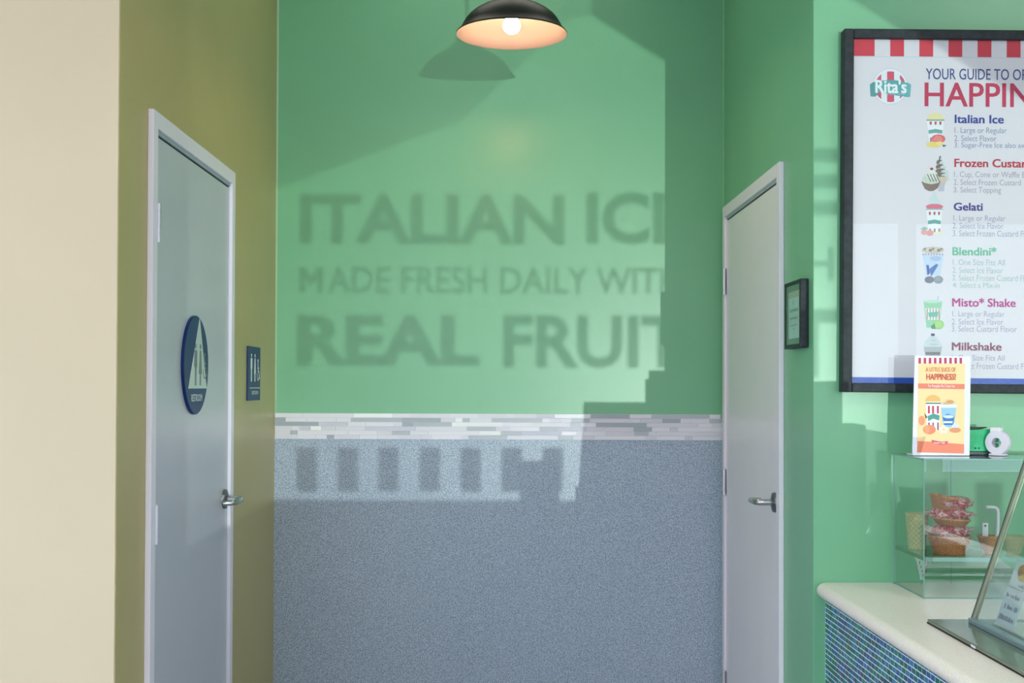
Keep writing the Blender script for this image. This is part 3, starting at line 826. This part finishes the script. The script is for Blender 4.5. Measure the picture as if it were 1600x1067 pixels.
# ---------------------------------------------------------------- flyer stand on the case
fs = thing('flyer_stand', 'white stand with an orange flyer of two dessert cups, on top of the acrylic case', 'sign', (0, 0, 0))
YS = 3.49
def FP(x, y): return atY(x, y, YS)
a, b, c_, d_ = FP(1425.5, 710), FP(1515, 712.5), FP(1517, 557), FP(1429.5, 555.5)
base_z = 1.158
def slab(pts, y0, y1, m, parent, name, bev=0.0):
    bm = bmesh.new()
    A = [bm.verts.new((p.x, y0, p.z)) for p in pts]; B = [bm.verts.new((p.x, y1, p.z)) for p in pts]
    n = len(pts)
    for i in range(n): bm.faces.new((A[i], A[(i + 1) % n], B[(i + 1) % n], B[i]))
    bm.faces.new(A[::-1]); bm.faces.new(B); bmesh.ops.recalc_face_normals(bm, faces=bm.faces)
    if bev: bmesh.ops.bevel(bm, geom=bm.edges[:], offset=bev, segments=2, affect='EDGES')
    return obj(name, bm, m, parent)
M_stand = mat('white_acrylic', (224, 226, 240), rough=0.25)
a.z = max(a.z, base_z); b.z = max(b.z, base_z)
slab([a, b, c_, d_], YS, YS + 0.004, M_stand, fs, 'holder', 0.0008)
obj('foot', bx((a.x + 0.002, YS - 0.002, base_z), (b.x - 0.002, YS + 0.055, base_z + 0.004)), M_stand, fs)
P = Print(FP, NEG, 0.0008)
P.poly([(1435, 559), (1508, 560), (1506, 708.5), (1433, 706.5)], (248, 214, 160))
P.poly([(1435, 559), (1508, 560), (1508, 568), (1435, 567)], (244, 234, 240))
for k in range(9): P.poly([(1435 + 8.0 * k, 559), (1439 + 8.0 * k, 559), (1439 + 8.0 * k, 568), (1435 + 8.0 * k, 568)], (184, 46, 100))
P.poly([(1434.5, 599), (1507, 600), (1507, 608), (1434.5, 607)], (232, 126, 104))
P.poly([(1433.3, 689), (1455, 690), (1506.3, 694), (1506, 708.5), (1433, 706.5)], (236, 132, 104))
P.poly([(1455, 687), (1470, 690), (1481, 689), (1480, 694), (1468, 695), (1456, 692)], (216, 92, 104))
# left cup
P.ell(1457.5, 627, 12, 10, (234, 182, 106), 20, 180, 360); P.cup(1446, 1470, 628, 673, 3, (240, 242, 246)); P.rect(1446, 629, 1470, 631, (40, 120, 96))
for fx in (1449.5, 1456, 1463.5): P.rect(fx, 634, fx + 3.2, 646, (190, 52, 92)); P.rect(fx + .5, 660, fx + 3, 672, (150, 70, 130))
P.poly([(1449, 650), (1458, 646), (1468, 649), (1467, 657), (1458, 654), (1450, 658)], (70, 150, 144))
# right cup
P.ell(1482, 630, 11, 7, (232, 204, 160)); P.ell(1484, 628, 6, 3, (206, 158, 104)); P.ell(1478, 631, 5, 2.4, (214, 170, 118))
P.cup(1470, 1494, 634, 668, 4, (148, 196, 226)); P.poly([(1472.5, 652), (1480, 646), (1491, 650), (1489, 664), (1475, 664)], (50, 112, 190)); P.cup(1469, 1495, 632, 637, .6, (226, 236, 242)); P.ell(1482, 651, 8, 2.5, (210, 228, 240)); P.rect(1474, 658, 1488, 661, (226, 236, 246))
# fruit and flower
P.ell(1440, 657, 5, 7.5, (240, 150, 112)); P.ell(1452, 671, 10, 7.5, (236, 138, 100)); P.ell(1448, 671, 4, 6.5, (242, 156, 116)); P.poly([(1444, 645), (1449, 652), (1446, 654)], (70, 90, 60))
P.poly([(1484, 670), (1492, 658), (1499, 668)], (216, 222, 236)); P.ell(1492, 672, 9, 4, (226, 150, 104))
for k in range(5):
    A_ = R(72 * k - 90); P.ell(1474 + 4.5 * math.cos(A_), 671 + 4.5 * math.sin(A_), 3, 2.4, (248, 240, 222))
P.done('flyer', fs)
def ft(s, x0, y0, x1, y1, rgb, bold=0.0):
    p, q = FP(x0, y1), FP(x1, y0)
    text(s, ink(rgb), fs, (0, YS - 0.0028, 0), (1, 0, 0), (0, 0, 1), (p.x, p.z, q.x, q.z), bold, None, 'text_line')
ft('A LITTLE SLICE OF', 1446, 574, 1493, 580.5, (214, 130, 80), 0.01)
ft('HAPPINESS!', 1447, 584, 1493, 593.5, (206, 74, 70), 0.02)
ft('Try Pumpkin Pie Cream Ice', 1449, 601, 1491, 606.5, (250, 240, 244), 0.01)
p, q = FP(1458, 693.2), FP(1479, 690.6)
scribble(ink((250, 232, 226)), fs, (0, YS - 0.0028, 0), (1, 0, 0), (0, 0, 1), (p.x, p.z, q.x, q.z), 14)

# ---------------------------------------------------------------- small things on top of the case
gb = thing('ticket_box', 'green glossy box with a dark base, behind the flyer stand on the case', 'box', (1.285, 3.530, 1.157))
bm = bmesh.new()
pts = [(0, 0.0), (0.118, 0.0), (0.121, 0.052), (0.100, 0.074), (0.0, 0.071)]
def ext_y(pts, y0, y1, m, parent, name, bev=0):
    bm = bmesh.new()
    A = [bm.verts.new((p[0], y0, p[1])) for p in pts]; B = [bm.verts.new((p[0], y1, p[1])) for p in pts]; n = len(pts)
    for i in range(n): bm.faces.new((A[i], A[(i + 1) % n], B[(i + 1) % n], B[i]))
    bm.faces.new(A[::-1]); bm.faces.new(B); bmesh.ops.recalc_face_normals(bm, faces=bm.faces)
    if bev: bmesh.ops.bevel(bm, geom=bm.edges[:], offset=bev, segments=2, affect='EDGES')
    return obj(name, bm, m, parent)
ext_y([(p[0], p[1] + 0.011 if p[1] < 0.01 else p[1]) for p in pts], 0.0, 0.075, mat('green_plastic', (30, 170, 110), rough=0.15, rgb2=(50, 186, 130), vscale=30), gb, 'body', 0.002)
obj('dark_base', bx((0, -0.002, 0.0), (0.10, 0.077, 0.010), 0.002), mat('dark_base', (26, 44, 54), rough=0.3), gb)
bm = bmesh.new()
for x in (0.052, 0.062): cyl(bm, (x, -0.0005, 0.020), (x, 0.002, 0.020), 0.0022)
obj('screw', bm, M_gap, gb)
pen = obj('pen', tube(bmesh.new(), [(-0.01, 0.0, 0), (0.05, 0.0, 0.0005), (0.075, 0.0, 0.0018), (0.09, 0, 0.003)], [0.004, 0.0045, 0.003, 0.0012], 10), mat('dark_pen', (60, 66, 58), rough=0.3), None, True)
pen.location = (1.290, 3.556, 1.157 + 0.0745); pen.rotation_euler = (0, R(-0.5), 0)
tag(pen, 'dark pen lying on top of the green box', 'pen')

tp = thing('tape_dispenser', 'white round tape dispenser standing beside the green box on the case', 'tape dispenser', (1.392, 3.505, 1.1575), (0, 0, R(-48)))
M_tw = mat('white_plastic', (222, 216, 232), rough=0.35)
bm = bmesh.new()
pr_ = [(0.014, -0.011), (0.033, -0.011), (0.0345, -0.008), (0.0345, 0.008), (0.033, 0.011), (0.014, 0.011)]
lathe(bm, pr_, 40, closed=True)
bmesh.ops.transform(bm, matrix=Matrix.Translation((0, 0, 0.0365)) @ Matrix.Rotation(R(90), 4, 'X') @ Matrix.Scale(1.0, 4), verts=bm.verts)
bmesh.ops.recalc_face_normals(bm, faces=bm.faces)
obj('roll', bm, M_tw, tp, True, 40)
obj('stand', bx((-0.022, -0.014, 0.0), (0.022, 0.014, 0.0055), 0.002), M_tw, tp)
obj('clip', bx((-0.020, -0.009, 0.064), (0.010, 0.009, 0.080), 0.002), mat('pale_plastic', (232, 228, 236), rough=0.3), tp)
obj('hub', bx((-0.012, -0.0115, 0.0345), (0.012, 0.0115, 0.0385), 0.001), mat('grey_plastic', (150, 146, 168), rough=0.4), tp)

# ---------------------------------------------------------------- baskets and wrappers inside the case
M_wick = mat('wicker', (184, 112, 62), rough=0.7, rgb2=(228, 166, 112), vscale=180, bump=0.5, bscale=400)
M_wick_p = mat('pale_wicker', (228, 184, 140), rough=0.7, rgb2=(244, 208, 170), vscale=160, bump=0.5, bscale=400)
M_wick_d = mat('dark_wicker', (182, 112, 52), rough=0.7, rgb2=(216, 152, 84), vscale=220, bump=0.5, bscale=400)
def basket(name, label, cat, loc, r0, r1, h, m, rot=(0, 0, 0), group=None, seg=72, amp=0.0024, nw=18):
    t = thing(name, label, cat, loc, rot, group)
    bm = bmesh.new()
    n = 14
    pr_o = [(r0 + (r1 - r0) * (k / n) ** 0.9, h * k / n) for k in range(n + 1)]
    def fn(r, z, a, k):
        s = math.sin(a * nw) * (1 if k % 2 else -1)
        return r + amp * s, z
    rings = lathe(bm, pr_o, seg, fn=fn)
    pr_i = [(r - 0.004, z if z > 0.004 else 0.004) for r, z in pr_o[::-1]]
    ri = lathe(bm, pr_i, seg, fn=lambda r, z, a, k: (r + amp * math.sin(a * nw) * (1 if (n - k) % 2 else -1), z))
    for A, B in ((rings[-1], ri[0]),):
        for i in range(seg): bm.faces.new((A[i], A[(i + 1) % seg], B[(i + 1) % seg], B[i]))
    bm.faces.new(rings[0][::-1]); bm.faces.new(ri[-1])
    bm.faces.ensure_lookup_table()
    for k in range(n):
        for i in range(seg):
            if ((i // 2) + k) % 2: bm.faces[k * seg + i].material_index = 1
    bmesh.ops.recalc_face_normals(bm, faces=bm.faces)
    c_ = {'wicker': (178, 108, 62), 'pale_wicker': (214, 172, 128), 'dark_wicker': (164, 98, 44)}[m.name]
    obj('woven_body', bm, [m, mat(m.name + '_dark_strand', c_, rough=0.7)], t)
    bm = bmesh.new()
    tube_pts = []
    N = 72
    for sgn in (1, -1):
        pts = [Vector(((r1 - 0.001 + 0.0018 * math.cos(sgn * a * 14)) * math.cos(a), (r1 - 0.001 + 0.0018 * math.cos(sgn * a * 14)) * math.sin(a), h + sgn * 0.0018 * math.sin(a * 14))) for a in [2 * PI * i / N for i in range(N + 1)]]
        tube(bm, pts, 0.0021, 6, False)
    obj('plaited_rim', bm, m, t, True)
    return t
SH = CZ + SZ_ + 0.0115
def mk_wrap_mat():
    m = bpy.data.materials.new('red_white_wrapper'); m.use_nodes = True
    n = m.node_tree; p = n.nodes['Principled BSDF']; p.inputs['Roughness'].default_value = 0.12; p.inputs['Coat Weight'].default_value = 0.8
    t = n.nodes.new('ShaderNodeTexCoord'); v = n.nodes.new('ShaderNodeTexNoise'); v.inputs['Scale'].default_value = 48; v.inputs['Detail'].default_value = 2; v.inputs['Distortion'].default_value = 1.2
    r = n.nodes.new('ShaderNodeValToRGB'); r.color_ramp.interpolation = 'CONSTANT'
    el = r.color_ramp.elements; el[0].position = 0; el[0].color = srgb(150, 46, 84); el[1].position = 0.40; el[1].color = srgb(212, 60, 74)
    e = el.new(0.505); e.color = srgb(228, 206, 214); e = el.new(0.56); e.color = srgb(216, 178, 190); e = el.new(0.60); e.color = srgb(202, 50, 84); e = el.new(0.70); e.color = srgb(168, 128, 104)
    n.links.new(t.outputs['Object'], v.inputs['Vector']); n.links.new(v.outputs['Fac'], r.inputs[0]); n.links.new(r.outputs[0], p.inputs['Base Color'])
    return m
M_wrap = mk_wrap_mat()
def wrapper(label, loc, rx, rz, seed, group):
    t = thing('wrapped_snack', label, 'wrapper', loc, group=group)
    rnd = random.Random(seed)
    bm = bmesh.new(); bmesh.ops.create_icosphere(bm, subdivisions=4, radius=1.0)
    ph = [(rnd.uniform(3, 9), rnd.uniform(3, 9), rnd.uniform(3, 9), rnd.uniform(0, 6)) for _ in range(6)]
    for v in bm.verts:
        c = v.co.normalized()
        k = sum(math.sin(a * c.x + b * c.y + d * c.z + e) for a, b, d, e in ph) / 6
        k = abs(k) * 0.28 - 0.10
        v.co = Vector((c.x * rx * (1 + k), c.y * rx * 0.9 * (1 + k), c.z * rz * (1 + k * 1.2)))
    obj('film_bag', bm, M_wrap, t, True, 18)
    bm = bmesh.new()     # crimped corners of film sticking out at the rim
    for k in range(7):
        a = 2 * PI * k / 7 + rnd.uniform(-.2, .2); l = rx * rnd.uniform(1.15, 1.34); wd = 0.010
        c, s = math.cos(a), math.sin(a)
        p0 = Vector((c * rx * .8, s * rx * .8, 0)); side = Vector((-s, c, 0)) * wd
        vs = [p0 - side + Vector((0, 0, -0.006)), p0 + side + Vector((0, 0, -0.004)), p0 + side * .6 + Vector((0, 0, 0.006)), p0 - side * .6 + Vector((0, 0, 0.006))]
        tip = [Vector((c * l, s * l, rnd.uniform(-0.002, 0.010))) + side * q for q in (-.8, .8)]
        V = [bm.verts.new(p) for p in vs + tip]
        for f in ((0, 1, 5, 4), (2, 3, 4, 5), (1, 2, 5), (3, 0, 4), (0, 3, 2, 1)): bm.faces.new([V[i] for i in f])
    bmesh.ops.recalc_face_normals(bm, faces=bm.faces)
    obj('film_corners', bm, M_wrap, t)
    return t
bxp, byp = 1.236, 3.455
gB = 'stack of baskets and wrapped snacks on the case shelf'
basket('wicker_basket', 'round tan wicker basket at the bottom of the stack on the case shelf', 'basket', (bxp, byp, SH), 0.039, 0.057, 0.048, M_wick, group=gB)
wrapper('crumpled red and white wrapped snack filling the bottom basket of the stack', (bxp + 0.002, byp, SH + 0.062), 0.055, 0.021, 3, gB)
basket('wicker_basket', 'middle tan wicker basket of the stack, squeezed between red and white wrappers', 'basket', (bxp + 0.004, byp, SH + 0.078), 0.036, 0.050, 0.018, M_wick, (0, R(4), 0), gB)
wrapper('crumpled red and white wrapped snack filling the middle basket of the stack', (bxp + 0.002, byp, SH + 0.110), 0.055, 0.024, 11, gB)
basket('wicker_basket', 'tilted tan wicker basket on top of the stack of wrapped snacks', 'basket', (bxp - 0.005, byp + 0.004, SH + 0.119), 0.037, 0.050, 0.036, M_wick, (0, R(9), 0), gB)
wrapper('crumpled red and white wrapped snack in the topmost tilted basket', (bxp + 0.010, byp - 0.012, SH + 0.142), 0.048, 0.021, 23, gB)
basket('wicker_basket', 'tall pale straw-coloured woven basket at the left end of the case shelf', 'basket', (1.178, 3.552, SH), 0.0235, 0.031, 0.098, M_wick_p, seg=48, nw=10, amp=0.0012)
basket('wicker_basket', 'small orange-brown tapered wicker basket on the right of the case shelf', 'basket', (1.345, 3.45, SH), 0.015, 0.031, 0.047, M_wick_d, seg=48, nw=10, amp=0.0012)
basket('wicker_basket', 'faded beige wicker basket seen through the sneeze guard glass', 'basket', (1.412, 3.45, SH), 0.017, 0.031, 0.046, M_wick_p, seg=48, nw=10, amp=0.0012)
tg = obj('paper_tag', bx((-0.008, 0, 0), (0.008, 0.002, 0.080), 0.0005), M_tw); tg.location = (1.334, 3.45, SH + 0.0045)
bm = cyl(bmesh.new(), (0, -0.0006, 0.072), (0, 0.0004, 0.072), 0.0028); hl = obj('punched_hole', bm, M_gap, tg)
tag(tg, 'white paper tag with a punched hole standing in the small brown basket', 'tag')
hk = obj('bent_straw', tube(bmesh.new(), [(-0.032, 0, 0.128), (-0.016, 0, 0.1285), (-0.006, 0, 0.127), (-0.001, 0, 0.122), (0.001, 0, 0.113), (0.001, 0, 0.09), (-0.001, 0, 0.06), (-0.004, 0, 0.03), (-0.006, 0, 0.006)], 0.0048, 12), M_tw, None, True)
hk.location = (1.368, 3.448, SH); tag(hk, 'white bent plastic straw rising from the small brown basket', 'straw')

# paper cone sleeve hanging through the shelf
cs = thing('cone_sleeve', 'white paper cone sleeve with red and green print, hanging point down under the shelf', 'cone', (1.166, 3.475, CZ + 0.018))
bm = bmesh.new(); lathe(bm, [(0.0008, 0.0), (0.0185, 0.078)], 32); obj('paper_cone', bm, mat('cone_paper', (226, 224, 230), rough=0.6), cs, True)
bm = bmesh.new(); lathe(bm, [(0.0017, 0.002), (0.0046, 0.0165)], 32); obj('green_tip', bm, mat('green_print', (60, 150, 120), rough=0.6), cs, True)
bm = bmesh.new(); bm2 = bmesh.new()
for r_, (z, n_) in enumerate(((0.030, 3), (0.042, 4), (0.054, 5), (0.066, 6))):
    for k in range(n_ + 1):
        a = 2 * PI * (k + 0.5 * (r_ % 2)) / (n_ + 1); rad = 0.0008 + (0.0177) * z / 0.078 + 0.0005
        b_ = bm if (k + r_) % 2 else bm2
        box(b_, (rad * math.cos(a) - 0.0014, rad * math.sin(a) - 0.0014, z - 0.004), (rad * math.cos(a) + 0.0014, rad * math.sin(a) + 0.0014, z + 0.004))
obj('red_print', bm, ink((190, 60, 90)), cs); obj('teal_print', bm2, ink((70, 150, 160)), cs)
bm = bmesh.new(); lathe(bm, [(0.0185, 0.0782), (0.021, 0.0790), (0.021, 0.0815), (0.018, 0.0818)], 32, closed=True)
obj('rim', bm, mat('beige_paper', (204, 192, 160), rough=0.6), cs, True)

# ---------------------------------------------------------------- sneeze guard and its ledge
sn = thing('sneeze_guard', 'slanted glass sneeze guard with a steel end edge on a dark glass ledge', 'sneeze guard', (0, 0, CZ))
M_ledge = mat('dark_glass_ledge', (104, 112, 98), rough=0.22, coat=0.3, var=0.15, vscale=6)
obj('ledge', bx((1.026, 1.9, 0.0006), (1.65, 3.020, 0.010), 0.0025), M_ledge, sn)
obj('rubber_seal', bx((1.0245, 1.9, 0.0005), (1.027, 3.018, 0.003)), M_gap, sn)
x0g, x1g, zt = 1.112, 1.252, 0.415
th = 0.006
def gquad(xo, ya, yb, m, name, tt=th, za=0.014, zb=zt, inset=0.0):
    k = (x1g - x0g) / zt
    bm = bmesh.new()
    pts = [(x0g + k * za + xo, za), (x0g + k * zb + xo, zb), (x0g + k * zb + xo + tt, zb), (x0g + k * za + xo + tt, za)]
    A = [bm.verts.new((p[0], ya, p[1])) for p in pts]; B = [bm.verts.new((p[0], yb, p[1])) for p in pts]
    for i in range(4): bm.faces.new((A[i], A[(i + 1) % 4], B[(i + 1) % 4], B[i]))
    bm.faces.new(A[::-1]); bm.faces.new(B); bmesh.ops.recalc_face_normals(bm, faces=bm.faces)
    return obj(name, bm, m, sn)
gquad(0, 1.92, 2.962, G_guard, 'glass_panel')
gquad(-0.001, 2.962, 2.972, mat('champagne_metal', (196, 190, 168), rough=0.3, metal=0.7), 'end_rail', 0.009, 0.010, zt + 0.005)
gquad(-0.003, 2.972, 2.978, M_dsteel, 'end_rail', 0.008, 0.010, zt + 0.005)
obj('bottom_channel', bx((1.108, 1.92, 0.010), (1.130, 2.974, 0.022), 0.002), mat('blue_grey_channel', (150, 168, 182), rough=0.3, metal=0.5), sn)
obj('inner_tray', bx((1.150, 1.92, 0.010), (1.60, 2.93, 0.020), 0.003), mat('white_tray', (232, 232, 222), rough=0.3), sn)
obj('clip', bx((1.0245, 2.71, 0.001), (1.0300, 2.735, 0.008), 0.001), M_tw, sn)
pan = thing('steel_pan', 'shallow steel serving pan behind the sneeze guard glass', 'pan', (1.21, 2.36, CZ + 0.0205))
bm = bmesh.new(); box(bm, (0, 0, 0), (0.30, 0.30, 0.035)); 
obj('pan_body', bm, M_dsteel, pan)
obj('pan_well', bx((0.012, 0.012, 0.0351), (0.288, 0.288, 0.036)), mat('dark_well', (60, 62, 60), rough=0.5), pan)

# price cards just behind the glass
kk = (x1g - x0g) / zt
def card(label, ya, yb, za, zb, lines, pic):
    t = thing('price_card', label, 'card', (0, 0, CZ))
    off = 0.0075
    def pos(y, z, l=0.0): return Vector((x0g + kk * z + off - l, y, z))
    bm = bmesh.new()
    A = [bm.verts.new(pos(y, z)) for y, z in ((ya, za), (yb, za), (yb, zb), (ya, zb))]
    B = [bm.verts.new(pos(y, z, -0.001)) for y, z in ((ya, za), (yb, za), (yb, zb), (ya, zb))]
    for i in range(4): bm.faces.new((A[i], A[(i + 1) % 4], B[(i + 1) % 4], B[i]))
    bm.faces.new(A[::-1]); bm.faces.new(B); bmesh.ops.recalc_face_normals(bm, faces=bm.faces)
    obj('card_sheet', bm, mat('card_paper', (226, 226, 238), rough=0.4), t)
    wd = ya - yb
    ax = Vector((0, -1, 0)); az = Vector((kk, 0, 1)).normalized()
    hh = (zb - za) * math.sqrt(1 + kk * kk); w2 = abs(ya - yb)
    org = pos(max(ya, yb), za, 0.0006)
    if pic:
        bm = bmesh.new()
        for cx, cz_, rx, rz, mi in ((0.52, 0.66, 0.26, 0.22, 0), (0.60, 0.40, 0.24, 0.14, 1), (0.42, 0.55, 0.14, 0.12, 2)):
            vs = [bm.verts.new(org + ax * (w2 * (cx + rx * math.cos(2 * PI * i / 16))) + az * (hh * (cz_ + rz * math.sin(2 * PI * i / 16))) - Vector((0.0002 * mi + 0.0001, 0, 0))) for i in range(16)]
            f = bm.faces.new(vs); f.material_index = mi
        obj('printed_picture', bm, [ink((214, 116, 62)), ink((240, 196, 96)), ink((190, 90, 80))], t)
    for n_, u0, v0, u1, v1 in lines:
        scribble(ink((126, 110, 130)), t, org - Vector((0.0004, 0, 0)), ax, az, (u0 * w2, v0 * hh, u1 * w2, v1 * hh), n_)
    return t
card('upper white card with an orange dessert picture, behind the sneeze guard glass', 2.86, 2.77, 0.118, 0.178, [(6, 0.5, 0.05, 0.9, 0.16)], True)
card('lower white card with small lines of writing, behind the sneeze guard glass', 2.865, 2.765, 0.030, 0.114, [(10, 0.1, 0.76, 0.9, 0.88), (9, 0.2, 0.46, 0.9, 0.60), (12, 0.1, 0.16, 0.9, 0.30)], False)

# ---------------------------------------------------------------- unseen counter shapes, added to throw the stepped shade on the back wall
def from_back(x, y, Yp): return on_window(x, y, Yp)
Yr = 1.45
q0, q1 = from_back(912, 628, Yr), from_back(1005, 578, Yr)
rg = thing('register_blocker', 'unseen stepped register shape added on the counter to shade the back wall', 'cash register', (q0.x, Yr, CZ))
Hr = q0.z - CZ; H2 = q1.z - CZ
M_reg = mat('blocker_plastic', (190, 190, 186), rough=0.4)
ext_y([(-0.028, 0.0), (0.40, 0.0), (0.40, Hr), (0.0, Hr)], -0.05, 0.25, M_reg, rg, 'body', 0.003) if False else None
bm = bmesh.new()
box(bm, (-0.030, 0, 0), (0.42, 0.30, 0.12), 0.004)
obj('drawer', bm, M_reg, rg)
ext_y([(-0.018, 0.12), (0.38, 0.12), (0.38, Hr), (0.0, Hr)], 0.0, 0.22, M_reg, rg, 'body')
ext_y([(q1.x - q0.x, Hr), (0.34, Hr), (0.34, H2), (q1.x - q0.x + 0.012, H2), (q1.x - q0.x + 0.012, H2 - 0.03), (q1.x - q0.x, H2 - 0.03)], 0.04, 0.08, M_black, rg, 'display')
nd = thing('small_blocker', 'unseen steel block added near the customer end of the counter to shade the back wall', 'dispenser', (0, 0, CZ))  # unseen block added for the small silhouette in the striped light
q2, q3 = from_back(816, 720, 0.55), from_back(870, 720, 0.55)
obj('case', bx((q2.x, 0.50, 0.0), (q3.x, 0.60, q2.z - CZ), 0.006), M_steel, nd)
obj('blocker_front', bx((q2.x + 0.02, 0.498, 0.03), (q3.x - 0.02, 0.502, q2.z - CZ - 0.03)), M_paper, nd)

bpy.data.objects.remove(_to); bpy.data.curves.remove(_tc)
